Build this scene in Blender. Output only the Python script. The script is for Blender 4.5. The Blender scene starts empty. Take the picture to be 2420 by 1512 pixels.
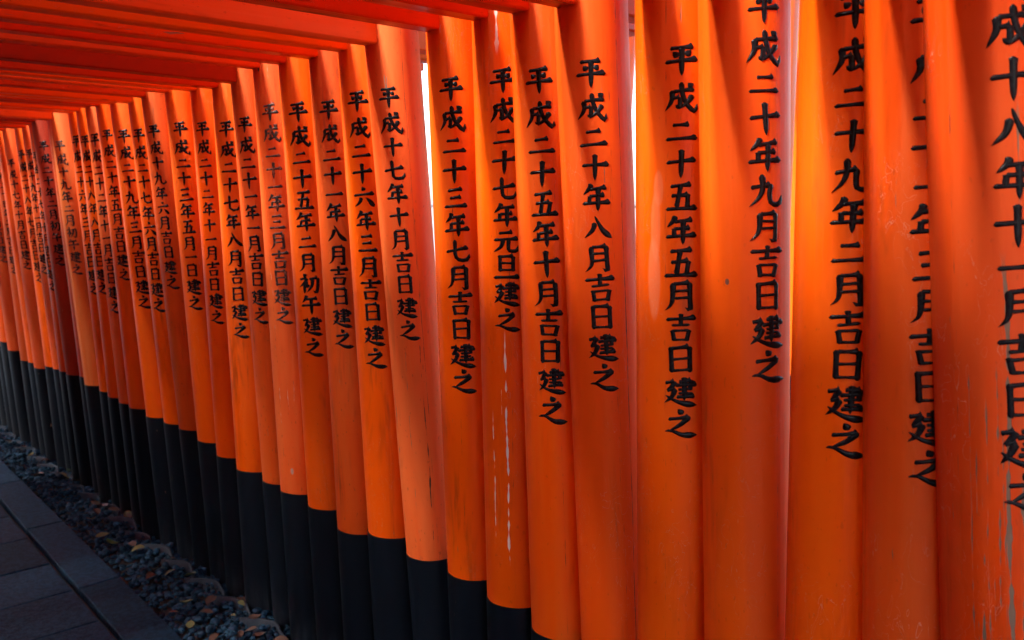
import bpy, bmesh, math, random
import numpy as np
from mathutils import Vector, Matrix

# ---------------------------------------------------------------- camera, sky, sun, exposure
scene = bpy.context.scene
C = scene.collection
R = math.radians
cam_data = bpy.data.cameras.new('camera')
cam = bpy.data.objects.new('camera', cam_data)
C.objects.link(cam)
_r = Vector((0.74968476, -0.6617707, 0.00568317))
_u = Vector((0.07554011, 0.09410044, 0.9926927))
_w = Vector((0.65746973, 0.74377729, -0.1205359))
cam.matrix_world = Matrix(((_r.x, _u.x, -_w.x, 0), (_r.y, _u.y, -_w.y, 0), (_r.z, _u.z, -_w.z, 1.5), (0, 0, 0, 1)))
cam_data.sensor_width = 36.0
cam_data.lens = 2167.73 / 2419 * 36
cam_data.clip_start = 0.05
cam_data.clip_end = 500
cam_data.dof.use_dof = True
cam_data.dof.focus_distance = 2.1
cam_data.dof.aperture_fstop = 5.6
scene.camera = cam

SUN_EL, SUN_AZ = R(35), R(-85)      # azimuth: direction towards the sun, from +Y clockwise to +X
world = bpy.data.worlds.new('World')
scene.world = world
world.use_nodes = True
wt = world.node_tree
sky = wt.nodes.new('ShaderNodeTexSky')
sky.sky_type = 'NISHITA'
sky.sun_disc = False
sky.sun_elevation = SUN_EL
sky.sun_rotation = SUN_AZ
sky.air_density = 1.0
sky.dust_density = 2.0
bg = wt.nodes['Background']
bg.inputs['Strength'].default_value = 0.15
wt.links.new(sky.outputs[0], bg.inputs['Color'])
sun_data = bpy.data.lights.new('sun', 'SUN')
sun_data.energy = 3.2
sun_data.angle = R(7)
sun_data.color = (1.0, 0.94, 0.85)
sun = bpy.data.objects.new('sun', sun_data)
C.objects.link(sun)
_d = Vector((math.sin(SUN_AZ) * math.cos(SUN_EL), math.cos(SUN_AZ) * math.cos(SUN_EL), math.sin(SUN_EL)))
sun.rotation_euler = _d.to_track_quat('Z', 'Y').to_euler()
sun.location = _d * 20
scene.view_settings.view_transform = 'Standard'
scene.view_settings.look = 'None'
scene.view_settings.exposure = 2.42
scene.view_settings.gamma = 1.0
scene.cycles.max_bounces = 10
scene.cycles.diffuse_bounces = 7
scene.cycles.glossy_bounces = 4
scene.cycles.use_denoising = True
scene.cycles.caustics_reflective = False
scene.cycles.caustics_refractive = False
scene.cycles.sample_clamp_indirect = 6.0
scene.cycles.use_adaptive_sampling = True
scene.cycles.adaptive_threshold = 0.03
scene.cycles.adaptive_min_samples = 24

# ---------------------------------------------------------------- helpers
rng = random.Random(7)
ANG_SEG = 40


def obj(name, verts, faces, mat, parent=None, loc=(0, 0, 0), smooth=False, uvs=None):
    me = bpy.data.meshes.new(name)
    me.from_pydata([tuple(v) for v in verts], [], [tuple(f) for f in faces])
    if uvs is not None:
        lay = me.uv_layers.new(name='UVMap')
        lay.data.foreach_set('uv', np.asarray(uvs, dtype=np.float32).ravel())
    if smooth:
        me.polygons.foreach_set('use_smooth', [True] * len(me.polygons))
    me.update()
    o = bpy.data.objects.new(name, me)
    C.objects.link(o)
    if mat:
        me.materials.append(mat)
    if parent:
        o.parent = parent
    o.location = loc
    return o


def thing(name, label, cat, loc=(0, 0, 0), group=None):
    o = bpy.data.objects.new(name, None)
    o.empty_display_size = 0.1
    C.objects.link(o)
    o.location = loc
    o['label'] = label
    o['category'] = cat
    if group:
        o['group'] = group
    return o


def tag(o, label, cat, group=None):
    o['label'] = label
    o['category'] = cat
    if group:
        o['group'] = group
    return o


def box_mesh(x0, x1, y0, y1, z0, z1, bevel=0.004, nx=1, bend=None):
    """bevelled bar along x, cut into nx lengths so that it can sag or warp a little"""
    b = bevel
    prof = [(y0 + b, z0), (y1 - b, z0), (y1, z0 + b), (y1, z1 - b), (y1 - b, z1), (y0 + b, z1), (y0, z1 - b), (y0, z0 + b)]
    V, F = [], []
    xs = [x0 + (x1 - x0) * i / nx for i in range(nx + 1)]
    for x in xs:
        for (y, z) in prof:
            dy, dz = bend(x) if bend else (0, 0)
            V.append((x, y + dy, z + dz))
    n = 8
    for i in range(nx):
        for j in range(n):
            F.append((i * n + j, i * n + (j + 1) % n, (i + 1) * n + (j + 1) % n, (i + 1) * n + j))
    F.append(tuple(reversed(range(n))))
    F.append(tuple(nx * n + j for j in range(n)))
    F = [tuple(reversed(f)) for f in F]
    return V, F


def wobble(seed, amp):
    """slow bulges that keep a planed log from being a perfect cylinder"""
    rr = random.Random(seed)
    h = [rr.uniform(0, 6.28) for _ in range(6)]
    return lambda p, z: amp * (math.sin(2 * p + h[0] + z * .8) + .7 * math.sin(3 * p + h[1] - z * 1.3) + .5 * math.sin(5 * p + h[2] + z * .4) + .9 * math.sin(z * 2.7 + h[3]) * math.sin(p + h[4]))


def post_mesh(r, a, b, z0, z1, nz, side, wob=0.0, seed=0):
    """leaning round post; u of the UV map is arc length, v is height (metres)"""
    wf = wobble(seed, wob)
    ta, tb = math.tan(R(a)) * side, math.tan(R(b))
    V, F, UV = [], [], []
    n = ANG_SEG
    for i in range(nz + 1):
        z = z0 + (z1 - z0) * i / nz
        for j in range(n):
            p = 2 * math.pi * j / n - math.pi
            d = wf(p, z)
            q = r + d
            V.append((-ta * z - q * math.sin(p), tb * z - q * math.cos(p), z))
    for i in range(nz):
        for j in range(n):
            k = (j + 1) % n
            F.append((i * n + j, (i + 1) * n + j, (i + 1) * n + k, i * n + k))
            u0 = (2 * math.pi * j / n - math.pi) * r
            u1 = (2 * math.pi * (j + 1) / n - math.pi) * r
            v0 = z0 + (z1 - z0) * i / nz
            v1 = z0 + (z1 - z0) * (i + 1) / nz
            UV += [(u0, v0), (u0, v1), (u1, v1), (u1, v0)]
    for (base, z, rev) in ((nz * n, z1, True), (0, z0, False)):     # caps with vertices of their own keep the rim crisp
        m = len(V)
        V += V[base:base + n]
        F.append(tuple(m + j for j in (reversed(range(n)) if rev else range(n))))
        UV += [(0, z)] * n
    return V, F, UV


# ---------------------------------------------------------------- materials
class NT:
    def __init__(self, name):
        self.m = bpy.data.materials.new(name)
        self.m.use_nodes = True
        self.t = self.m.node_tree
        self.bsdf = self.t.nodes['Principled BSDF']

    def n(self, kind, **kw):
        nd = self.t.nodes.new(kind)
        for k, v in kw.items():
            setattr(nd, k, v)
        return nd

    def link(self, a, b):
        self.t.links.new(a, b)

    def val(self, sock, v):
        if hasattr(v, 'is_linked') or isinstance(v, bpy.types.NodeSocket):
            self.link(v, sock)
        else:
            sock.default_value = v

    def math(self, op, a, b=None, clamp=False):
        nd = self.n('ShaderNodeMath', operation=op, use_clamp=clamp)
        self.val(nd.inputs[0], a)
        if b is not None:
            self.val(nd.inputs[1], b)
        return nd.outputs[0]

    def ramp(self, v, lo, hi, a=0.0, b=1.0):
        nd = self.n('ShaderNodeMapRange', interpolation_type='SMOOTHSTEP')
        self.link(v, nd.inputs[0])
        nd.inputs[1].default_value, nd.inputs[2].default_value = lo, hi
        nd.inputs[3].default_value, nd.inputs[4].default_value = a, b
        return nd.outputs[0]

    def mix(self, f, a, b):
        nd = self.n('ShaderNodeMix', data_type='RGBA')
        self.val(nd.inputs[0], f)
        self.val(nd.inputs[6], a if not isinstance(a, tuple) else a + (1,))
        self.val(nd.inputs[7], b if not isinstance(b, tuple) else b + (1,))
        return nd.outputs[2]

    def noise(self, co, scale, detail=3, rough=.55, dist=0.0, k=(1, 1, 1)):
        mp = self.n('ShaderNodeMapping')
        mp.inputs['Scale'].default_value = k
        self.link(co, mp.inputs[0])
        nd = self.n('ShaderNodeTexNoise')
        nd.inputs['Scale'].default_value = scale
        nd.inputs['Detail'].default_value = detail
        nd.inputs['Roughness'].default_value = rough
        nd.inputs['Distortion'].default_value = dist
        self.link(mp.outputs[0], nd.inputs['Vector'])
        return nd.outputs['Fac']

    def bump(self, h, strength, dist, prev=None):
        nd = self.n('ShaderNodeBump')
        nd.inputs['Strength'].default_value = strength
        nd.inputs['Distance'].default_value = dist
        self.link(h, nd.inputs['Height'])
        if prev is not None:
            self.link(prev, nd.inputs['Normal'])
        return nd.outputs[0]


def coords(t, uv):
    """coordinates in metres with a shift of its own for every object"""
    tc = t.n('ShaderNodeTexCoord')
    oi = t.n('ShaderNodeObjectInfo')
    base = tc.outputs['UV'] if uv else tc.outputs['Object']
    sep = t.n('ShaderNodeSeparateXYZ')
    t.link(base, sep.inputs[0])
    comb = t.n('ShaderNodeCombineXYZ')
    rnd = t.math('MULTIPLY', oi.outputs['Random'], 37.0)
    if uv:                                   # along the grain = z
        t.link(sep.outputs[0], comb.inputs[0])
        t.link(sep.outputs[1], comb.inputs[2])
        t.link(rnd, comb.inputs[1])
    else:                                    # a beam: grain runs along x
        t.link(t.math('ADD', sep.outputs[1], rnd), comb.inputs[0])
        t.link(sep.outputs[2], comb.inputs[1])
        t.link(sep.outputs[0], comb.inputs[2])
    return comb.outputs[0], sep.outputs[0], sep.outputs[1], oi.outputs['Random']


def paint(name, base, fade, uv=True, fade_amt=.35, dirt=.3, chips=.0, rough=.34, specks=.15, lines=(), blotch=(), scuffs=0.0):
    """old vermilion lacquer over wood: mottled fading, grain, chips, cracks and scuffs"""
    t = NT(name)
    co, u, v, rnd = coords(t, uv)
    big = t.noise(co, 1.0, 3, .6, .4, (7, 7, 1.1))
    streak = t.noise(co, 1.0, 2, .6, 0, (55, 55, .9))
    grain = t.noise(co, 1.0, 2, .65, .3, (150, 150, 5))
    f = t.math('ADD', t.ramp(big, .38, .68), t.math('MULTIPLY', t.math('SUBTRACT', streak, .5), 1.5), clamp=True)
    col = t.mix(t.math('MULTIPLY', f, fade_amt), base, fade)
    # darker grime in drifting patches
    g = t.math('MULTIPLY', t.ramp(t.noise(co, 1.0, 3, .7, .8, (11, 11, 2.2)), .52, .78), dirt)
    g = t.math('MULTIPLY', g, t.ramp(t.noise(co, 1.0, 1, .7, 0, (90, 90, 9)), .3, .65))
    col = t.mix(g, col, (.10, .022, .008))
    # small pits
    sp = t.math('MULTIPLY', t.ramp(t.noise(co, 1.0, 1, .5, 0, (130, 130, 60)), .70, .76), specks)
    col = t.mix(sp, col, (.07, .03, .015))
    hgt = t.math('ADD', t.math('MULTIPLY', grain, .35), streak)
    wood = (.30, .20, .14)
    dark = None
    if chips > 0:
        ch = t.noise(co, 1.0, 3, .65, .5, (22, 22, 3.0))
        cm = t.ramp(ch, .76 - chips * .16, .775 - chips * .16)
        col = t.mix(cm, col, t.mix(grain, (.20, .13, .09), (.42, .31, .25)))
        dark = cm
    if scuffs > 0:
        sc = t.noise(co, 1.0, 2, .5, 1.6, (34, 34, 14))
        sm = t.math('MULTIPLY', t.ramp(t.math('ABSOLUTE', t.math('SUBTRACT', sc, .5)), .006, .0), t.ramp(t.noise(co, 1.0, 2, .5, 0, (9, 9, 3)), .5, .62))
        col = t.mix(t.math('MULTIPLY', sm, scuffs), col, (.62, .30, .22))
    for (u0, width, amp, z0, z1, gap, c, s) in lines:
        # one wandering lengthways mark at arc position u0, broken where `gap` is high
        cz = t.n('ShaderNodeCombineXYZ')
        t.link(v, cz.inputs[2])
        if s == 'own':                       # a mark of its own on every post
            t.link(t.math('MULTIPLY', rnd, 61.0 + 400 * width), cz.inputs[0])
            u_ = t.math('ADD', u, t.math('MULTIPLY', t.math('SUBTRACT', t.math('FRACT', t.math('MULTIPLY', rnd, 7.3 + 900 * width)), .5), .16))
        else:
            cz.inputs[0].default_value = s
            u_ = u
        w1 = t.noise(cz.outputs[0], 1.0, 2, .6, 0, (1, 1, 3.2))
        w2 = t.noise(cz.outputs[0], 1.0, 2, .7, 0, (1, 1, 17))
        d = t.math('ABSOLUTE', t.math('SUBTRACT', t.math('ADD', u_, t.math('MULTIPLY', t.math('SUBTRACT', w1, .5), amp)), u0))
        wd = t.math('MULTIPLY', t.math('SUBTRACT', w2, gap), width * 4)
        m = t.ramp(t.math('SUBTRACT', wd, d), 0.0, .0010)
        m = t.math('MULTIPLY', m, t.math('MULTIPLY', t.ramp(v, z0, z0 + .04), t.ramp(v, z1 - .05, z1, 1.0, 0.0)))
        col = t.mix(m, col, c)
        hgt = t.math('SUBTRACT', hgt, t.math('MULTIPLY', m, .8))
    for (u0, v0, ru, rv, c, amt) in blotch:
        du = t.math('DIVIDE', t.math('SUBTRACT', u, u0), ru)
        dv = t.math('DIVIDE', t.math('SUBTRACT', v, v0), rv)
        q = t.math('ADD', t.math('MULTIPLY', du, du), t.math('MULTIPLY', dv, dv))
        q = t.math('ADD', q, t.math('MULTIPLY', t.math('SUBTRACT', big, .5), 3.0))
        col = t.mix(t.math('MULTIPLY', t.ramp(q, 1.15, .55), amt), col, c)
    t.link(col, t.bsdf.inputs['Base Color'])
    ro = t.math('ADD', t.math('MULTIPLY', f, .22), t.math('ADD', rough - .1, t.math('MULTIPLY', grain, .2)))
    if dark is not None:
        ro = t.math('ADD', ro, t.math('MULTIPLY', dark, .35), clamp=True)
    t.link(ro, t.bsdf.inputs['Roughness'])
    t.bsdf.inputs['Specular IOR Level'].default_value = .22
    nm = t.bump(hgt, .55, .0014)
    if dark is not None:
        nm = t.bump(dark, -.6, .0012, nm)
    t.link(nm, t.bsdf.inputs['Normal'])
    return t.m


VERM = (.81, .096, .0006)
VERM_DEEP = (.70, .055, .001)
SALMON = (.74, .19, .085)
GREY = (.21, .135, .09)
WHITE = (.78, .70, .64)
CRACK = (.06, .035, .02)

STYLES = {
    'fresh': dict(base=VERM, fade=(.80, .118, .002), fade_amt=.5, dirt=.5, scuffs=.45, chips=.16),
    'mid': dict(base=(.76, .078, .001), fade=(.73, .112, .006), fade_amt=.6, dirt=.5, chips=.22, scuffs=.5),
    'dull': dict(base=(.60, .068, .003), fade=(.56, .10, .012), fade_amt=.7, dirt=.8, chips=.2, rough=.52, specks=.4),
    'faded': dict(base=(.75, .092, .009), fade=(.74, .140, .028), fade_amt=.85, dirt=.35, chips=.25, rough=.55, specks=.3),
    'pale': dict(base=(.83, .17, .026), fade=(.83, .25, .07), fade_amt=.9, dirt=.1, rough=.5),
    'deep': dict(base=(.66, .045, .003), fade=(.60, .075, .012), fade_amt=.7, dirt=.7, chips=.1),
    'bright': dict(base=(.84, .15, .001), fade=(.84, .20, .006), fade_amt=.5, dirt=.2),
    'dark': dict(base=(.36, .028, .008), fade=(.33, .045, .018), fade_amt=.6, dirt=.5, rough=.5),
}
_paints = {}


def style(name, uv=True):
    key = (name, uv)
    if key not in _paints:
        _paints[key] = paint('vermilion_' + name + ('' if uv else '_beam'), uv=uv, lines=OWN if uv else (), **(STYLES[name] if uv else dict(STYLES[name], chips=STYLES[name].get('chips', 0) + .22, dirt=STYLES[name]['dirt'] + .35, scuffs=.7)))
    return _paints[key]


def ua(phi, r=.083):
    return R(phi) * r


OWN = [(ua(55), .0011, .010, .2, 2.3, .44, CRACK, 'own'), (ua(60), .0026, .020, .3, 1.9, .57, GREY, 'own')]


SPECIAL = {}


def specials():
    global paint
    base_paint = paint
    paint = lambda name, lines=(), **k: base_paint(name, lines=list(lines) + OWN[:2], **k)
    # white scraped streaks below the writing and at the top
    SPECIAL[8] = paint('vermilion_scraped', lines=[(ua(57), .0052, .016, .62, 1.22, .40, WHITE, 3.1), (ua(82), .0038, .014, .66, 1.02, .43, WHITE, 9.4), (ua(66), .0022, .03, .95, 1.12, .52, WHITE, 17.7), (ua(60), .0070, .016, 1.84, 2.08, .38, WHITE, 23.0)], **STYLES['fresh'])
    SPECIAL[10] = paint('vermilion_cracked_salmon', lines=[(ua(52), .0022, .02, .45, 1.15, .47, GREY, 5.5), (ua(22), .0024, .02, .55, 1.25, .44, CRACK, 1.5), (ua(88), .0038, .02, .55, 1.0, .48, GREY, 11.5), (ua(14), .0008, .01, .9, 2.1, .30, CRACK, 31.0)], **STYLES['faded'])
    SPECIAL[6] = paint('vermilion_split', lines=[(ua(6), .0012, .010, .3, 2.1, .30, CRACK, 2.5), (ua(24), .0010, .012, .8, 1.6, .42, CRACK, 8.5), (ua(92), .0014, .02, .3, 1.1, .50, GREY, 41.0)], rough=.52, **STYLES['mid'])
    SPECIAL[4] = paint('vermilion_worn', blotch=[(ua(20), 1.0, .055, 1.4, (.66, .082, .008), .4), (ua(78), 1.37, .0035, .005, (.10, .06, .05), .9)], lines=[(ua(66), .0018, .02, .3, 1.1, .54, (.74, .35, .2), 6.0), (ua(12), .0012, .01, .5, 1.9, .40, CRACK, 71.0)], rough=.5, **STYLES['fresh'])
    SPECIAL[5] = paint('vermilion_bleached', blotch=[(ua(83), 1.47, .010, .065, (.80, .22, .09), .42), (ua(86), 1.36, .013, .08, (.80, .24, .11), .45), (ua(79), 1.54, .010, .035, (.80, .20, .08), .5)], lines=[(ua(70), .0016, .03, .5, 1.0, .56, GREY, 15.0)], **STYLES['fresh'])
    SPECIAL[14] = paint('vermilion_scuffed', lines=[(ua(55), .0022, .05, .6, 2.0, .50, (.62, .42, .36), 7.5), (ua(82), .0024, .03, .7, 1.9, .52, (.58, .42, .36), 13.5), (ua(40), .0016, .04, .8, 1.7, .50, (.62, .42, .36), 19.5)], blotch=[(ua(78), 1.93, .004, .007, (.08, .05, .045), .95), (ua(60), .62, .006, .012, (.40, .30, .26), .8)], **STYLES['faded'])
    gl = [(ua(93 - 5.2 * k), .0020 + .0006 * (k % 3), .012, .35 - .02 * k, 1.30 - .05 * ((k * 7) % 5), .40 + .03 * ((k * 5) % 3), GREY, 3.3 * k + 1) for k in range(7)]
    gl += [(ua(57), .0046, .034, .30, 1.45, .33, GREY, 50.0), (ua(43), .0050, .020, .82, 1.14, .30, GREY, 57.0), (ua(36), .0046, .018, .72, 1.12, .33, GREY, 61.0), (ua(44), .003, .01, 1.5, 1.66, .36, GREY, 66.0)]
    SPECIAL[1] = paint('vermilion_peeled', lines=gl, scuffs=.9, base=(.68, .058, .002), fade=(.66, .10, .016), fade_amt=.6, dirt=.5, chips=.2)
    SPECIAL[2] = paint('vermilion_nicked', lines=[(ua(68), .0012, .012, .4, 1.25, .46, (.50, .30, .2), 4.0), (ua(92), .0020, .03, .3, 1.3, .56, GREY, 12.0)], scuffs=.6, base=(.70, .068, .002), fade=(.68, .11, .012), fade_amt=.6, dirt=.6, chips=.15)

    paint = base_paint


specials()


def black_paint():
    t = NT('black_base_paint')
    co, u, v, rnd = coords(t, True)
    n1 = t.noise(co, 1.0, 4, .6, .3, (12, 12, 3))
    n2 = t.noise(co, 1.0, 4, .6, 0, (80, 80, 8))
    col = t.mix(n1, (.0012, .0028, .006), (.004, .007, .014))
    dust = t.math('MULTIPLY', t.ramp(v, .16, -.02), t.ramp(n2, .35, .7))
    col = t.mix(t.math('MULTIPLY', dust, .5), col, (.040, .045, .055))
    chip = t.ramp(t.noise(co, 1.0, 3, .6, .6, (40, 40, 12)), .735, .75)
    col = t.mix(chip, col, (.30, .17, .11))
    t.link(col, t.bsdf.inputs['Base Color'])
    t.link(t.math('ADD', t.math('MULTIPLY', n2, .2), .30), t.bsdf.inputs['Roughness'])
    t.bsdf.inputs['Specular IOR Level'].default_value = .3
    t.link(t.bump(n2, .3, .001), t.bsdf.inputs['Normal'])
    return t.m


def ink_paint():
    t = NT('black_lacquer_writing')
    tc = t.n('ShaderNodeTexCoord')
    n1 = t.noise(tc.outputs['Object'], 90, 3)
    t.link(t.mix(n1, (.004, .004, .006), (.012, .012, .016)), t.bsdf.inputs['Base Color'])
    t.link(t.ramp(n1, .3, .7, .16, .34), t.bsdf.inputs['Roughness'])
    t.bsdf.inputs['Specular IOR Level'].default_value = .13
    t.link(t.bump(n1, .25, .001), t.bsdf.inputs['Normal'])
    return t.m


def ink_faded():
    t = NT('worn_black_writing')
    tc = t.n('ShaderNodeTexCoord')
    n1 = t.noise(tc.outputs['Object'], 60, 4, .7)
    t.link(t.mix(t.ramp(n1, .5, .66), (.02, .014, .014), (.30, .12, .08)), t.bsdf.inputs['Base Color'])
    t.bsdf.inputs['Roughness'].default_value = .5
    return t.m


BLACK, INK, INK_OLD = black_paint(), ink_paint(), ink_faded()

# ---------------------------------------------------------------- brush writing
# every stroke: kind and points in a 100 x 100 box (y down)
G = {
    '一': [('h', (8, 56), (92, 47))],
    '二': [('h', (26, 32), (74, 26)), ('h', (5, 80), (95, 72))],
    '三': [('h', (22, 20), (76, 13)), ('h', (28, 52), (72, 46)), ('h', (5, 88), (95, 79))],
    '十': [('h', (5, 48), (95, 38)), ('v', (51, 4), (50, 99))],
    '八': [('p', (41, 30), (32, 60), (6, 90)), ('n', (42, 8), (54, 34), (70, 62), (98, 88))],
    '七': [('h', (3, 52), (90, 36)), ('k', (41, 4), (41, 60), (45, 82), (62, 88), (84, 85), (92, 62))],
    '九': [('p', (40, 3), (40, 40), (28, 72), (4, 98)), ('h', (10, 42), (64, 32)), ('k', (64, 31), (61, 60), (64, 86), (80, 91), (94, 86), (96, 64))],
    '五': [('h', (18, 14), (82, 8)), ('b', (50, 12), (36, 86)), ('h', (22, 48), (72, 42)), ('b', (72, 42), (66, 86)), ('h', (3, 92), (97, 86))],
    '六': [('d', (46, 2), (56, 20)), ('h', (4, 44), (95, 34)), ('p', (40, 54), (32, 74), (8, 95)), ('d', (60, 54), (74, 70), (92, 96))],
    '年': [('p', (36, 2), (27, 22), (8, 42)), ('h', (30, 22), (84, 14)), ('h', (28, 47), (78, 41)), ('b', (30, 45), (28, 70)), ('h', (3, 74), (97, 65)), ('v', (57, 20), (56, 100))],
    '月': [('p', (28, 10), (28, 60), (20, 84), (4, 99)), ('h', (28, 13), (76, 8)), ('k', (76, 7), (77, 60), (76, 96), (60, 88)), ('s', (31, 37), (74, 33)), ('s', (31, 60), (74, 56))],
    '日': [('b', (24, 9), (25, 95)), ('h', (24, 14), (76, 9)), ('b', (77, 8), (77, 94)), ('s', (26, 50), (75, 46)), ('s', (26, 88), (75, 85))],
    '旦': [('b', (27, 3), (28, 68)), ('h', (27, 8), (74, 4)), ('b', (74, 3), (74, 67)), ('s', (29, 35), (72, 32)), ('s', (29, 63), (72, 60)), ('h', (3, 94), (97, 87))],
    '元': [('h', (24, 18), (76, 12)), ('h', (4, 47), (96, 38)), ('p', (39, 44), (33, 72), (5, 96)), ('k', (60, 42), (59, 74), (64, 89), (80, 91), (95, 86), (96, 66))],
    '吉': [('h', (3, 24), (97, 14)), ('b', (50, 0), (50, 44)), ('s', (24, 45), (78, 39)), ('b', (25, 60), (31, 100)), ('s', (24, 64), (78, 60)), ('b', (78, 58), (70, 99)), ('s', (29, 95), (72, 92))],
    '建': [('h', (44, 15), (82, 10)), ('b', (82, 9), (80, 44)), ('h', (34, 30), (99, 22)), ('s', (44, 44), (82, 39)), ('s', (43, 57), (84, 53)), ('h', (38, 70), (92, 64)), ('v', (62, 0), (61, 82)),
          ('h', (5, 22), (33, 15)), ('p', (33, 15), (24, 32), (10, 46)), ('h', (11, 47), (34, 41)), ('p', (34, 41), (24, 68), (2, 92)), ('n', (6, 66), (30, 82), (60, 92), (100, 97))],
    '之': [('d', (44, 1), (57, 18)), ('h', (15, 38), (78, 27)), ('p', (79, 26), (52, 54), (14, 80)), ('n', (4, 80), (24, 77), (58, 92), (100, 92))],
    '初': [('d', (26, 1), (36, 15)), ('h', (6, 29), (40, 22)), ('p', (40, 22), (28, 46), (3, 68)), ('v', (26, 46), (26, 99)), ('d', (45, 40), (31, 54)), ('d', (31, 54), (47, 68)), ('h', (50, 27), (90, 19)), ('k', (90, 19), (88, 66), (81, 96), (66, 86)), ('p', (67, 24), (62, 62), (38, 96))],
    '午': [('p', (35, 3), (26, 22), (10, 40)), ('h', (30, 25), (82, 17)), ('h', (3, 58), (97, 48)), ('v', (55, 22), (54, 100))],
    '平': [('h', (16, 15), (82, 8)), ('d', (27, 26), (39, 41)), ('d', (75, 22), (62, 39)), ('h', (3, 58), (97, 48)), ('v', (51, 12), (50, 100))],
    '成': [('p', (22, 30), (22, 62), (3, 98)), ('h', (22, 32), (88, 22)), ('h', (25, 54), (46, 49)), ('k', (46, 49), (44, 82), (33, 78)), ('k', (50, 3), (54, 40), (68, 72), (92, 97), (97, 72)), ('p', (84, 43), (70, 66), (42, 92)), ('d', (69, 3), (84, 16))],
    '四': [('b', (14, 22), (20, 90)), ('h', (14, 26), (88, 19)), ('b', (88, 18), (82, 90)), ('p', (41, 24), (38, 45), (26, 62)), ('k', (60, 22), (60, 48), (76, 53)), ('s', (20, 86), (84, 82))],
}
WEIGHT = {'一': .72, '二': .9, '三': 1.0, '平': 1.08, '成': 1.06, '建': 1.06, '之': .98, '十': 1.0}
# width along a stroke (share of its half width)
PROF = {
    'h': [(0, .10), (.06, .75), (.14, .62), (.5, .60), (.78, .78), (.90, 1.15), (.96, 1.0), (1, .25)],
    's': [(0, .45), (.1, .75), (.5, .6), (.9, .75), (1, .45)],
    'v': [(0, .30), (.05, 1.05), (.14, .85), (.6, .85), (.8, .72), (.92, .45), (1, .04)],
    'b': [(0, .35), (.07, 1.05), (.2, .8), (.8, .85), (.93, 1.0), (1, .4)],
    'p': [(0, .35), (.08, 1.1), (.25, .95), (.6, .75), (.85, .42), (1, .04)],
    'n': [(0, .20), (.1, .5), (.4, .75), (.72, 1.25), (.84, 1.25), (.93, .7), (1, .04)],
    'd': [(0, .12), (.3, .85), (.65, 1.25), (.88, .95), (1, .25)],
    'k': [(0, .35), (.06, 1.0), (.2, .85), (.6, .85), (.78, .95), (.9, .7), (1, .05)],
}


def spline(pts, n):
    P = [np.array(p, float) for p in pts]
    if len(P) == 2:
        return [P[0] + (P[1] - P[0]) * i / n for i in range(n + 1)]
    E = [2 * P[0] - P[1]] + P + [2 * P[-1] - P[-2]]
    L = [np.linalg.norm(P[i + 1] - P[i]) for i in range(len(P) - 1)]
    cum = np.concatenate([[0], np.cumsum(L)])
    out = []
    for k in range(n + 1):
        s = cum[-1] * k / n
        i = min(len(L) - 1, int(np.searchsorted(cum, s, side='right')) - 1)
        t = (s - cum[i]) / L[i]
        a, b, c, d = E[i], E[i + 1], E[i + 2], E[i + 3]
        out.append(.5 * ((2 * b) + (c - a) * t + (2 * a - 5 * b + 4 * c - d) * t * t + (3 * b - a - 3 * c + d) * t ** 3))
    return out


def stroke_strip(kind, pts, n, rr):
    """outline points (left, mid-left, ridge, mid-right, right) of one brush stroke in the 100 box"""
    hw = {'s': 6.6, 'd': 9.0, 'n': 8.8, 'v': 9.6, 'b': 8.6, 'p': 8.8, 'k': 8.8}.get(kind, 9.4)
    prof = PROF[kind]
    jit = lambda: rr.uniform(-1.6, 1.6)
    pts = [(x + jit(), y + jit()) for x, y in pts]
    ts = sorted(set([0, .05, .1, .9, .95, 1] + [i / n for i in range(n + 1)]))
    line = spline(pts, 60)
    px = [p for p in prof]
    out = []
    for t in ts:
        i = min(59, int(t * 60))
        c = line[i] + (line[i + 1] - line[i]) * (t * 60 - i)
        d = line[min(60, i + 2)] - line[max(0, i - 2)]
        d = d / (np.linalg.norm(d) + 1e-9)
        nrm = np.array([d[1], -d[0]])
        w = hw * np.interp(t, [p[0] for p in px], [p[1] for p in px])
        shift = 0
        if kind == 'h':       # the slanted entry and the triangular press at the end of a flat stroke
            shift = np.interp(t, [0, .1, .8, .92, 1], [-1.5, 0, 0, 2.0, -2.5])
        out.append([c + nrm * (k * w + shift) for k in (1, .72, 0, -.72, -1)])
    return out


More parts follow.
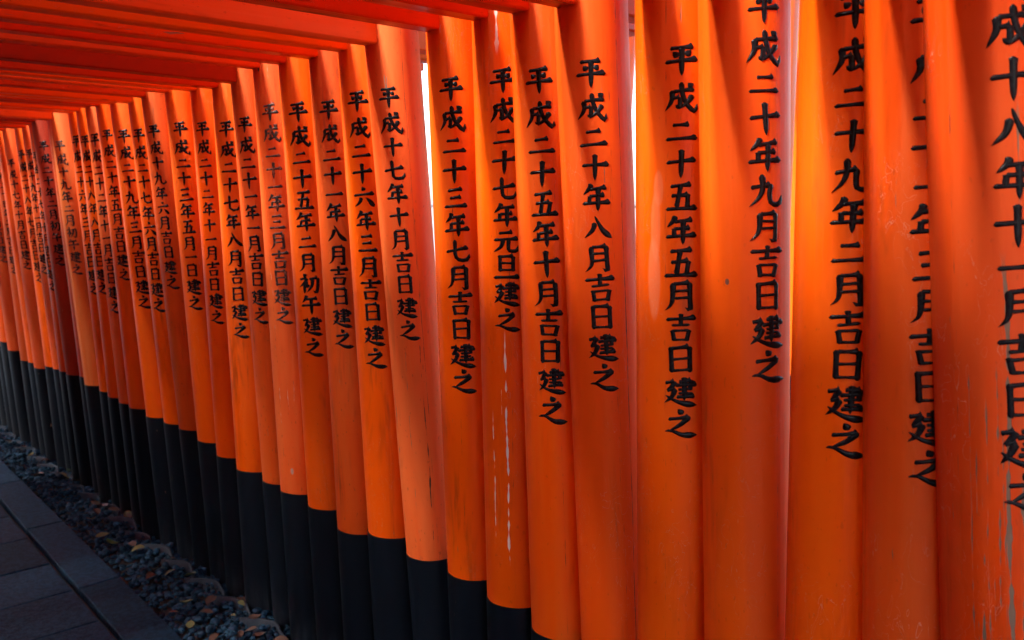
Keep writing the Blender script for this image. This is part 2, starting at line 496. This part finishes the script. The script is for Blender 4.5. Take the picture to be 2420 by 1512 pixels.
def inscription(text, r, a, b, ph0, ph1, z0, z1, mat, parent, seed, detail, thick=1.0, wf=None):
    rr = random.Random(seed)
    ws = [WEIGHT.get(ch, 1.0) for ch in text]
    cs = [0.0]
    for i in range(1, len(ws)):
        cs.append(cs[-1] + (ws[i - 1] + ws[i]) / 2)
    pitch = (z0 - z1) / cs[-1]
    size = min(pitch * .97, .070)
    ta, tb = math.tan(R(a)), math.tan(R(b))
    V, F = [], []
    H = (-.0004, .0011, .0017, .0011, -.0004)
    for ch, c in zip(text, cs):
        zc = z0 - c * pitch
        phc = R(ph0 + (ph1 - ph0) * c / cs[-1])
        sq = .90 if WEIGHT.get(ch, 1) <= .9 else 1.0
        tw, sc = rr.uniform(-.035, .035), rr.uniform(.94, 1.04)
        for kind, *pts in G[ch]:
            strip = stroke_strip(kind, pts, detail, rr)
            b0 = len(V)
            for row in strip:
                for k, (x, y) in enumerate(row):
                    x, y = 50 + sc * ((x - 50) - tw * (y - 50)), 50 + sc * ((y - 50) + tw * (x - 50))
                    # the writer keeps strokes a touch rounder than the box
                    u = -(x - 50) / 100 * size * 1.08
                    z = zc - (y - 50) / 100 * size * .95 * sq
                    ph = phc + u / r
                    q = r + wf(ph, z) + H[k] * (1 if thick >= 1 else .75)
                    V.append((-ta * z - q * math.sin(ph), tb * z - q * math.cos(ph), z))
            for i in range(len(strip) - 1):
                for k in range(4):
                    p0 = b0 + i * 5 + k
                    F.append((p0, p0 + 1, p0 + 6, p0 + 5))
    return obj('inscription', V, F, mat, parent, smooth=True)

# ---------------------------------------------------------------- the gates
# no, y along the tunnel, x of the post axis at the ground, lean inwards, lean along (degrees), radius,
# top of the black base, underside of the tie beam, azimuth of the writing top / bottom, its height top / bottom, text
POSTS = [
    (1, 0.472, 1.543, 4.86, 2.88, 0.0833, 0.5, 1.92, 49.0, 41.5, 1.816, 1.101, '平成十八年十一月吉日建之'),
    (2, 0.64, 1.545, 4.06, 0.96, 0.0827, 0.5, 1.92, 53.0, 52.0, 1.777, 1.105, '平成二十一年三月吉日建之'),
    (3, 0.816, 1.543, 3.14, -0.68, 0.0832, 0.5, 1.92, 59.5, 54.5, 1.808, 1.118, '平成二十九年二月吉日建之'),
    (4, 0.986, 1.546, 2.89, 0.79, 0.0819, 0.5, 1.92, 31.5, 26.5, 1.849, 1.217, '平成二十年九月吉日建之'),
    (5, 1.172, 1.541, 3.04, -0.59, 0.0837, 0.5, 1.92, 48.0, 48.5, 1.775, 1.082, '平成二十五年五月吉日建之'),
    (6, 1.344, 1.548, 3.57, 0.89, 0.0763, 0.5, 1.909, 51.0, 47.5, 1.774, 1.146, '平成二十年八月吉日建之'),
    (7, 1.515, 1.546, 3.37, -0.07, 0.0825, 0.489, 1.915, 59.0, 53.5, 1.772, 1.049, '平成二十五年十月吉日建之'),
    (8, 1.687, 1.54, 2.71, -0.8, 0.0838, 0.513, 1.927, 51.0, 52.0, 1.788, 1.24, '平成二十七年元旦建之'),
    (9, 1.856, 1.548, 3.02, -0.44, 0.0821, 0.528, 1.924, 56.0, 52.5, 1.786, 1.065, '平成二十三年七月吉日建之'),
    (10, 2.042, 1.547, 4.21, 0.92, 0.0712, 0.521, 1.917, 51.5, 47.0, 1.783, 1.175, '平成十七年十月吉日建之'),
    (11, 2.235, 1.54, 3.27, -0.19, 0.0837, 0.539, 1.922, 59.0, 52.5, 1.786, 1.078, '平成二十六年三月吉日建之'),
    (12, 2.421, 1.541, 2.92, -0.38, 0.0835, 0.498, 1.923, 56.5, 53.5, 1.778, 1.112, '平成二十一年八月吉日建之'),
    (13, 2.601, 1.541, 3.03, -0.31, 0.0835, 0.53, 1.927, 53.0, 52.5, 1.785, 1.065, '平成二十五年二月初午建之'),
    (14, 2.779, 1.535, 2.82, -0.42, 0.0844, 0.54, 1.932, 55.0, 54.0, 1.797, 1.15, '平成二十一年三月吉日建之'),
    (15, 2.947, 1.55, 3.22, -0.11, 0.0817, 0.532, 1.908, 60.0, 57.5, 1.77, 1.133, '平成二十一年一月吉日建之'),
    (16, 3.136, 1.534, 2.24, -0.54, 0.0843, 0.537, 1.906, 58.5, 53.5, 1.767, 1.063, '平成二十七年八月吉日建之'),
    (17, 3.324, 1.541, 2.41, -0.47, 0.0836, 0.549, 1.917, 63.0, 58.5, 1.779, 1.094, '平成二十二年十一月吉日建之'),
    (18, 3.498, 1.55, 3.41, -0.06, 0.0822, 0.573, 1.922, 50.5, 55.0, 1.788, 1.133, '平成二十三年五月一日建之'),
    (19, 3.663, 1.55, 4.21, 0.24, 0.0818, 0.593, 1.921, 59.0, 54.5, 1.789, 1.203, '平成十九年六月吉日建之'),
    (20, 3.837, 1.548, 3.87, 0.13, 0.0822, 0.586, 1.912, 63.0, 59.0, 1.783, 1.097, '平成二十七年六月吉日建之'),
    (21, 4.02, 1.541, 3.97, 0.14, 0.0834, 0.584, 1.92, 51.5, 46.0, 1.789, 1.096, '平成二十九年三月吉日建之'),
    (22, 4.2, 1.528, 3.51, -0.02, 0.0856, 0.594, 1.925, 58.0, 52.0, 1.802, 1.204, '平成二十年五月吉日建之'),
    (23, 4.365, 1.54, 3.72, 0.03, 0.0836, 0.587, 1.933, 64.5, 60.5, 1.791, 1.044, '平成二十二年十一月吉日建之'),
    (24, 4.527, 1.538, 3.49, -0.03, 0.084, 0.59, 1.929, 61.5, 57.0, 1.794, 1.119, '平成二十八年八月吉日建之'),
    (25, 4.683, 1.547, 3.46, -0.05, 0.0825, 0.594, 1.936, 65.5, 59.0, 1.802, 1.105, '平成二十六年三月吉日建之'),
    (26, 4.844, 1.536, 4.19, 0.18, 0.0841, 0.604, 1.912, 57.0, 52.0, 1.787, 1.192, '平成十九年二月初午建之'),
    (27, 5.005, 1.553, 3.87, 0.08, 0.0814, 0.621, 1.92, 0, 0, 0, 0, ''),
    (28, 5.176, 1.541, 4.25, 0.18, 0.0835, 0.61, 1.924, 46.5, 43.5, 1.802, 1.22, '平成二十年二月初午建之'),
    (29, 5.333, 1.543, 3.62, 0.02, 0.083, 0.606, 1.92, 71.0, 65.5, 1.756, 1.076, '平成二十七年十月吉日建之'),
    (30, 5.49, 1.556, 3.91, 0.09, 0.081, 0.595, 1.913, 66.0, 65.0, 1.776, 1.156, '平成十九年十一月吉日建之'),
    (31, 5.659, 1.554, 3.71, 0.04, 0.0814, 0.587, 1.92, 67.0, 54.0, 1.778, 1.1, '平成二十八年七月吉日建之'),
    (32, 5.835, 1.543, 3.99, 0.1, 0.083, 0.555, 1.92, 61.0, 52.0, 1.737, 1.163, '平成十七年十月吉日建之'),
    (33, 6.01, 1.552, 4.12, 0.13, 0.0816, 0.565, 1.92, 0, 0, 0, 0, ''),
    (34, 6.193, 1.55, 3.63, 0.02, 0.082, 0.554, 1.92, 45.5, 51.5, 1.739, 1.117, '平成二十四年二月吉日建之'),
    (35, 6.382, 1.535, 4.05, 0.1, 0.0844, 0.597, 1.92, 51.5, 41.5, 1.719, 1.178, '平成十八年四月吉日建之'),
    (36, 6.563, 1.535, 4.15, 0.12, 0.0844, 0.631, 1.92, 0, 0, 0, 0, ''),
]
LOOK = {   # paint of post, paint of beams, what singles the gate out
    1: ('mid', 'peeled vermilion torii gate with exposed grey grain, inscribed 平成十八年十一月, at the right edge'),
    2: ('mid', 'scratched vermilion torii gate inscribed 平成二十一年三月, half hidden beside the peeled gate'),
    3: ('fresh', 'glossy red-orange torii gate inscribed 平成二十九年二月, third from the right'),
    4: ('faded', 'broad worn torii gate inscribed 平成二十年九月 with a faded pinkish right flank'),
    5: ('fresh', 'bright orange torii gate inscribed 平成二十五年五月 with pale bleached blotches beside the writing'),
    6: ('dull', 'torii gate inscribed 平成二十年八月 with a long dark crack down its brown flank'),
    7: ('mid', 'orange torii gate inscribed 平成二十五年十月 standing left of the cracked gate'),
    8: ('fresh', 'orange torii gate inscribed 平成二十七年元旦 with long white scrapes down its post'),
    9: ('fresh', 'bright orange torii gate inscribed 平成二十三年七月, right of a faded salmon gate'),
    10: ('faded', 'faded salmon torii gate with cracks and grey chips, inscribed 平成十七年十月, broadest in the middle'),
    11: ('fresh', 'vivid orange torii gate inscribed 平成二十六年三月, left of the broad faded salmon gate'),
    12: ('dull', 'brownish weathered torii gate inscribed 平成二十一年八月'),
    13: ('fresh', 'orange-red torii gate inscribed 平成二十五年二月初午'),
    14: ('faded', 'pinkish scuffed torii gate with worn writing 平成二十一年三月 and a dark knot'),
    15: ('dull', 'dull red-brown torii gate inscribed 平成二十一年一月'),
    16: ('fresh', 'red-orange torii gate inscribed 平成二十七年八月'),
    17: ('mid', 'torii gate with thin writing 平成二十二年十一月, right of the gate inscribed 五月一日'),
    18: ('fresh', 'orange torii gate inscribed 平成二十三年五月一日'),
    19: ('dull', 'brown stained torii gate inscribed 平成十九年六月'),
    20: ('fresh', 'orange torii gate inscribed 平成二十七年六月, its writing cut off by the brown gate'),
    21: ('fresh', 'orange torii gate inscribed 平成二十九年三月, two left of the brown stained gate'),
    22: ('mid', 'dusky torii gate inscribed 平成二十年五月'),
    23: ('faded', 'pinkish torii gate with half hidden writing 平成二十二年十一月, left of the 平成二十年五月 gate'),
    24: ('fresh', 'narrow orange torii gate inscribed 平成二十八年八月, second right of the pale gate'),
    25: ('fresh', 'orange torii gate showing only slivers of writing, just right of the pale gate'),
    26: ('pale', 'pale peach torii gate inscribed 平成十九年二月初午, lightest of the row'),
    27: ('mid', 'sliver of a torii gate between the pale gate and the dark red gate'),
    28: ('dark', 'dark red torii gate inscribed 平成二十年二月初午'),
    29: ('mid', 'thin sliver of an orange torii gate just left of the dark red gate'),
    30: ('faded', 'pinkish torii gate inscribed 平成十九年十一月, second left of the dark red gate'),
    31: ('fresh', 'orange torii gate inscribed 平成二十八年七月, between two pinkish gates far down the row'),
    32: ('faded', 'far faded pink torii gate with whole writing 平成十七年十月, left of dark red gate'),
    33: ('mid', 'far torii gate without visible writing, a sliver left of the faded pink gate'),
    34: ('dull', 'far brownish torii gate inscribed 平成二十四年二月, near the left edge'),
    35: ('faded', 'far dull pink torii gate with worn writing, last readable one at the left edge'),
    36: ('mid', 'farthest torii gate in view, cut by the left edge'),
}
LEFT_X = -0.8
gates = {}
BEAMS = {10: 'pale', 11: 'bright', 20: 'bright', 21: 'bright', 24: 'bright', 25: 'bright', 12: 'mid', 6: 'mid', 7: 'deep', 8: 'deep', 9: 'deep', 13: 'deep', 15: 'dark', 16: 'deep', 17: 'bright', 18: 'pale', 19: 'dull', 22: 'dull', 23: 'dull', 27: 'dull', 30: 'dull', 31: 'dark'}


def torii(no, y, xr, a, b, r, zb, hb, p0, p1, t0, t1, text, look, label, group, xl=LEFT_X, special=None, detail=8, top=2.8, beam_look=None):
    cx = (xr + xl) / 2
    g = thing('torii_gate', label, 'torii gate', (cx, y, 0), group)
    rr = random.Random(no * 13 + 1)
    pm = special or style(look)
    bm_ = style(beam_look or look, False)
    for side, x in ((1, xr), (-1, xl)):
        rl = r if side == 1 else 0.0862
        V, F, UV = post_mesh(rl, a, b if side == 1 else rr.uniform(-.4, .4), zb - .01, top, 16, side, .0011, no * 2 + side)
        p = obj('pillar', V, F, pm, g, (x - cx, 0, 0), True, UV)
        V, F, UV = post_mesh(rl + .0016, a, b if side == 1 else 0, -.08, zb, 6, side, .0006, no * 2 + side)
        obj('painted_base', V, F, BLACK, p, (0, 0, 0), True, UV)
        if side == 1 and text:
            inscription(text, r + .0004, a, b, p0, p1, t0, t1, INK_OLD if no in (14, 26, 35) else INK, p, no, detail, .8 if no in (14, 26, 17) else 1.0, wobble(no * 2 + 1, .0011))
        for o in [p] + list(p.children):
            flat_caps(o)
    # tie beam through both posts, its ends standing out on either side
    ta = math.tan(R(a))
    yo = math.tan(R(b)) * hb
    e = 0.3 + rr.uniform(-.02, .02)
    ph = rr.uniform(0, 6)
    V, F = box_mesh(xl + ta * hb - e - cx, xr - ta * hb + e - cx, -.027 + yo, .027 + yo, hb, hb + .105, .004, 10,
                    lambda x: (.0015 * math.sin(x * 2 + ph), .002 * math.sin(x * 1.4 + ph * 2)))
    obj('tie_beam', V, F, bm_, g)
    # top: straight under-lintel and the wider cap over it
    V, F = box_mesh(xl + ta * top - .36 - cx, xr - ta * top + .36 - cx, -0.032, 0.032, top - .002, top + .10, .004, 6)
    obj('lintel', V, F, bm_, g)
    V, F = box_mesh(xl + ta * top - .42 - cx, xr - ta * top + .42 - cx, -0.036, 0.036, top + .102, top + .20, .006, 8,
                    lambda x: (0, .018 * abs(x) ** 2))
    obj('cap_beam', V, F, BLACK_BEAM, g)
    gates[no] = g
    return g


def flat_caps(o):
    for p in o.data.polygons:
        if len(p.vertices) > 4:
            p.use_smooth = False


def cap_paint():
    t = NT('dark_cap_wood')
    co, u, v, rnd = coords(t, False)
    n1 = t.noise(co, 1.0, 4, .6, .3, (40, 40, 3))
    t.link(t.mix(n1, (.05, .03, .025), (.12, .07, .05)), t.bsdf.inputs['Base Color'])
    t.bsdf.inputs['Roughness'].default_value = .6
    return t.m


BLACK_BEAM = cap_paint()
for row in POSTS:
    no, y, x, a, b, r, zb, hb, p0, p1, t0, t1, text = row
    lk, label = LOOK[no]
    torii(no, y, x, a, b, r, zb, hb, p0, p1, t0, t1, text, lk, label, 'vermilion torii gates of the tunnel', special=SPECIAL.get(no), detail=10 if no < 16 else 6, beam_look=BEAMS.get(no))

# unseen gates added behind the camera to block light from the open back
for k in range(8):
    torii(100 + k, .29 - .182 * k, 1.545, 3.5, .2, .083, .5, 1.92, 0, 0, 0, 0, '', ('fresh', 'mid', 'dull')[k % 3],
          'unseen vermilion torii gate added behind the camera to block light', 'added light-blocking torii gates behind the camera')
# tunnel carried on past the left edge, unseen gates added to shade its far posts
for k in range(9):
    torii(200 + k, 6.75 + .18 * k, 1.545, 4.0, .1, .083, .58, 1.92, 0, 0, 0, 0, '', ('mid', 'fresh', 'faded')[k % 3],
          'unseen vermilion torii gate carrying the tunnel on, added for shade at the far end', 'added torii gates shading the far end')
# two freestanding gates of the parallel path outside, seen through the gaps
for no, x, y, lean, hb, lab in ((301, 3.38, 2.20, .25, 2.50, 'sunlit pale orange torii gate outside the tunnel, seen through the gap beside the worn gate'),
                                (302, 3.15, 3.00, 4.0, 2.28, 'sunlit orange torii gate outside, seen through the gap right of the cracked gate')):
    torii(no, y, x + 1.9, lean, 0, .09, .5, hb, 0, 0, 0, 0, '', 'fresh', lab, 'torii gates on the path outside', xl=x, top=2.9)


# ---------------------------------------------------------------- ground, path, gravel
def kind(o, k):
    o['kind'] = k
    return o


def soil():
    t = NT('dark_soil')
    tc = t.n('ShaderNodeTexCoord')
    n1 = t.noise(tc.outputs['Object'], 1.3, 6, .65)
    n2 = t.noise(tc.outputs['Object'], 34, 5, .7)
    col = t.mix(n2, t.mix(n1, (.030, .026, .024), (.055, .046, .040)), (.075, .066, .058))
    t.link(col, t.bsdf.inputs['Base Color'])
    t.bsdf.inputs['Roughness'].default_value = .95
    t.link(t.bump(n2, .8, .02), t.bsdf.inputs['Normal'])
    return t.m


def stone(name, c0, c1, sc):
    t = NT(name)
    tc = t.n('ShaderNodeTexCoord')
    oi = t.n('ShaderNodeObjectInfo')
    co = tc.outputs['Object']
    n1 = t.noise(co, 3.0, 4, .6)
    n2 = t.noise(co, sc, 5, .7, .4)
    n3 = t.noise(co, 160, 3, .6)
    at = t.n('ShaderNodeAttribute', attribute_name='tone')
    f = t.math('ADD', t.math('MULTIPLY', t.ramp(n2, .42, .58), .6), t.math('MULTIPLY', n1, .25))
    f = t.math('ADD', f, t.math('SUBTRACT', at.outputs['Fac'], .5), clamp=True)
    t.link(t.mix(f, c0, c1), t.bsdf.inputs['Base Color'])
    t.link(t.ramp(n3, .3, .7, .6, .9), t.bsdf.inputs['Roughness'])
    t.bsdf.inputs['Specular IOR Level'].default_value = .16
    t.link(t.bump(n3, .5, .002, t.bump(n2, .4, .004)), t.bsdf.inputs['Normal'])
    return t.m


GZ = -.035
kind(obj('ground', [(-60, -60, GZ - .02), (60, -60, GZ - .02), (60, 60, GZ - .02), (-60, 60, GZ - .02)], [(0, 1, 2, 3)], soil()), 'structure')

# paved path: a border course of long slabs and a field of cross slabs, turned 1.6 degrees to the posts
SL = math.tan(R(1.63))


def path_xy(u, y):          # u: distance from the gravel edge towards the middle of the path
    return 1.171 + (y - 3.09) * SL - u, y


V, F, T = [], [], []
prng = random.Random(3)


def slab(u0, u1, y0, y1, sk=.0):
    g = .005
    tone = prng.uniform(.25, .75)
    dz = prng.uniform(-.002, .002)
    c = []
    bv = .004
    n0 = len(V)
    for (z, i) in ((GZ - .03, 0), (dz - bv, 0), (dz, bv)):
        for (u, y) in ((u0 + g + i, y0 + g + i), (u1 - g - i, y0 + g + i), (u1 - g - i, y1 - g - i), (u0 + g + i, y1 - g - i)):
            x, yy = path_xy(u, y + sk * u)
            V.append((x, yy, z))
            T.append(tone)
    for l in (0, 1):
        for k in range(4):
            a, b = n0 + l * 4 + k, n0 + l * 4 + (k + 1) % 4
            F.append((a, a + 4, b + 4, b))
    F.append((n0 + 8, n0 + 11, n0 + 10, n0 + 9))


y = 4.612 - .862 * 6
while y < 10:
    slab(0, .172, y, y + .862, -.10)
    y += .862
y = 4.44 - .37 * 16
while y < 10:
    d = prng.uniform(.33, .40)
    us = .184
    off = prng.uniform(.5, .8)
    slab(us, us + off, y, y + d, -.05)
    slab(us + off, us + off + .7, y, y + d, -.05)
    slab(us + off + .7, 1.72, y, y + d, -.05)
    y += d
y = 4.1 - .9 * 6
while y < 10:
    slab(1.738, 1.91, y, y + .9)
    y += .9
pv = obj('paved_path', V, F, stone('slate_paving', (.0025, .014, .032), (.013, .050, .100), 42))
at = pv.data.attributes.new('tone', 'FLOAT', 'POINT')
at.data.foreach_set('value', T)
kind(pv, 'structure')
V, F = box_mesh(0, 1, 0, 1, 0, 1, 0)
jv = [path_xy(-.004, -1), path_xy(1.914, -1), path_xy(1.914, 10.3), path_xy(-.004, 10.3)]
kind(obj('path_bed', [(x, yy, GZ + .004) for x, yy in jv], [(0, 3, 2, 1)], soil()), 'structure')


def ico(sub):
    bm = bmesh.new()
    bmesh.ops.create_icosphere(bm, subdivisions=sub, radius=1)
    v = np.array([q.co[:] for q in bm.verts])
    f = [[w.index for w in q.verts] for q in bm.faces]
    bm.free()
    return v, np.array(f)


def pebbles(name, n, x_of, y0, y1, smin, smax, mat, zlift, label, seed):
    nr = np.random.default_rng(seed)
    bv, bf = ico(2)
    Vs, Fs, Ts = [], [], []
    for i in range(n):
        yy = y0 + (y1 - y0) * nr.random() ** 1.25
        x = x_of(yy, nr.random())
        s = smin + (smax - smin) * nr.random() ** 1.6
        sc = s * np.array([1, nr.uniform(.65, .95), nr.uniform(.45, .75)])
        k = nr.normal(size=3) * .9
        p = bv * (1 + .13 * np.sin(bv @ k + nr.random() * 6)[:, None]) * sc
        an = nr.random() * 6.28
        tl = nr.normal() * .35
        cz, sz, ct, st = math.cos(an), math.sin(an), math.cos(tl), math.sin(tl)
        p = p @ np.array([[1, 0, 0], [0, ct, st], [0, -st, ct]]) @ np.array([[cz, sz, 0], [-sz, cz, 0], [0, 0, 1]])
        p += (x, yy, GZ + s * .35 + nr.random() * zlift)
        Fs.append(bf + len(bv) * i)
        Vs.append(p)
        Ts.append(np.full(len(bv), nr.random()))
    Vs, Fs, Ts = np.concatenate(Vs), np.concatenate(Fs), np.concatenate(Ts)
    me = bpy.data.meshes.new(name)
    me.vertices.add(len(Vs))
    me.vertices.foreach_set('co', Vs.astype(np.float32).ravel())
    me.loops.add(len(Fs) * 3)
    me.loops.foreach_set('vertex_index', Fs.astype(np.int32).ravel())
    me.polygons.add(len(Fs))
    me.polygons.foreach_set('loop_start', np.arange(0, len(Fs) * 3, 3, dtype=np.int32))
    me.polygons.foreach_set('use_smooth', np.ones(len(Fs), dtype=bool))
    me.update(calc_edges=True)
    a = me.attributes.new('tone', 'FLOAT', 'POINT')
    a.data.foreach_set('value', Ts.astype(np.float32))
    me.materials.append(mat)
    o = bpy.data.objects.new(name, me)
    C.objects.link(o)
    o['label'] = label
    o['category'] = 'gravel'
    return kind(o, 'stuff')


pebbles('gravel', 6400, lambda yy, q: path_xy(-.006 - q * max(.06, (1.50 - path_xy(0, yy)[0])), yy)[0], 1.3, 8.6, .007, .018,
        stone('blue_grey_pebble', (.005, .022, .044), (.032, .085, .145), 20), .034, 'dark blue-grey pebbles filling the strip between path and posts', 5)

# scalloped edging of half-buried curved roof tiles
ET = stone('grey_roof_tile', (.030, .040, .055), (.070, .085, .105), 30)


def edging_mesh(seed):
    rr = random.Random(seed)
    n = 14
    V, F = [], []
    for i in range(n + 1):
        t = i / n
        # plan curve: out towards the posts, bulging, then hooking back at its near end
        x = .072 * math.sin(min(1, t * 1.45) * math.pi / 2) - .030 * max(0, t - .62) / .38 * (t > .62) + rr.uniform(-.001, .001)
        yv = -.255 * t + .02 * math.sin(t * math.pi)
        dx, dy = .0048, .003 + .004 * max(0, t - .6)
        z = .013 - .003 * math.cos(t * 6.28) + rr.uniform(-.0008, .0008)
        for (sx, zz) in ((-1, GZ - .04), (-1, z - .002), (-.6, z), (.6, z), (1, z - .002), (1, GZ - .04)):
            V.append((x + sx * dx, yv + sx * dy, zz))
    for i in range(n):
        for k in range(5):
            F.append((i * 6 + k, i * 6 + k + 1, (i + 1) * 6 + k + 1, (i + 1) * 6 + k))
    F.append((0, 5, 4, 3, 2, 1))
    F.append(tuple(n * 6 + k for k in range(6)))
    return V, F


for i in range(27):
    y0 = 8.15 - .243 * i
    rr = random.Random(90 + i)
    V, F = edging_mesh(i)
    x0 = 1.372 + .004 * (y0 - 3.5) * (1 if y0 > 3.5 else .6)
    o = obj('edging_tile', V, F, ET, None, (x0 + rr.uniform(-.006, .006), y0 + rr.uniform(-.012, .012), rr.uniform(-.006, .006)), True)
    o.rotation_euler = (rr.uniform(-.03, .03), rr.uniform(-.03, .03), rr.uniform(-.05, .05))
    tag(o, 'curved grey edging tile half buried in pebbles along the black post bases', 'edging tile', 'scalloped edging tiles')


def leaf_mat(name, c0, c1):
    t = NT(name)
    tc = t.n('ShaderNodeTexCoord')
    n1 = t.noise(tc.outputs['Object'], 45, 4, .6)
    t.link(t.mix(n1, c0, c1), t.bsdf.inputs['Base Color'])
    t.bsdf.inputs['Roughness'].default_value = .6
    return t.m


LM = [leaf_mat('yellow_green_leaf', (.10, .11, .04), (.17, .17, .06)), leaf_mat('brown_leaf', (.07, .035, .025), (.13, .07, .04)), leaf_mat('green_leaf', (.04, .09, .02), (.08, .13, .03))]
LN = ['yellow-green fallen leaf lying on the dark pebbles', 'dry brown fallen leaf lying on the dark pebbles', 'green fallen leaf lying on the dark pebbles']


def leaf_mesh(L, seed):
    rr = random.Random(seed)
    n = 7
    curl, fold = rr.uniform(-.5, .9), rr.uniform(.15, .6)
    V, F = [], []
    for i in range(n + 1):
        t = i / n
        w = L * .26 * math.sin(math.pi * t ** .8) ** .8 + .0008
        z = curl * L * (t - .5) ** 2
        side = rr.uniform(.9, 1.1)
        V += [(L * (t - .5), -w * side, z + w * fold), (L * (t - .5), 0, z), (L * (t - .5), w, z + w * fold)]
    for i in range(n):
        for k in range(2):
            F.append((i * 3 + k, i * 3 + k + 1, i * 3 + k + 4, i * 3 + k + 3))
    return V, F


lr = random.Random(21)
for i in range(64):
    yy = 2.5 + 5.2 * lr.random() ** 1.3
    q = lr.random()
    x = path_xy(-.02 - q * max(.1, 1.49 - path_xy(0, yy)[0]), yy)[0]
    k = lr.choice([0, 1, 1, 1, 2, 1, 0])
    V, F = leaf_mesh(lr.uniform(.035, .072), i)
    o = obj('fallen_leaf', V, F, LM[k], None, (x, yy, .012 + lr.uniform(0, .008)), True)
    o.rotation_euler = (lr.uniform(-.35, .35), lr.uniform(-.35, .35), lr.uniform(0, 6.28))
    tag(o, LN[k], 'leaf', ['yellow-green fallen leaves', 'brown fallen leaves', 'green fallen leaves'][k])

# grey wall beyond the outer path
def plaster():
    t = NT('blue_grey_plaster')
    tc = t.n('ShaderNodeTexCoord')
    n1 = t.noise(tc.outputs['Object'], 1.2, 5, .6)
    t.link(t.mix(n1, (.10, .125, .15), (.17, .195, .22)), t.bsdf.inputs['Base Color'])
    t.bsdf.inputs['Roughness'].default_value = .9
    return t.m


w_ = thing('boundary_wall', 'low blue-grey wall outside, seen through the gaps between posts', 'wall', (12, 8, 0))
V, F = box_mesh(-.12, .12, -22, 22, -.1, 1.56, .01)
obj('wall_face', V, F, plaster(), w_)
V, F = box_mesh(-.18, .18, -22.02, 22.02, 1.562, 1.64, .015)
obj('coping', V, F, plaster(), w_)
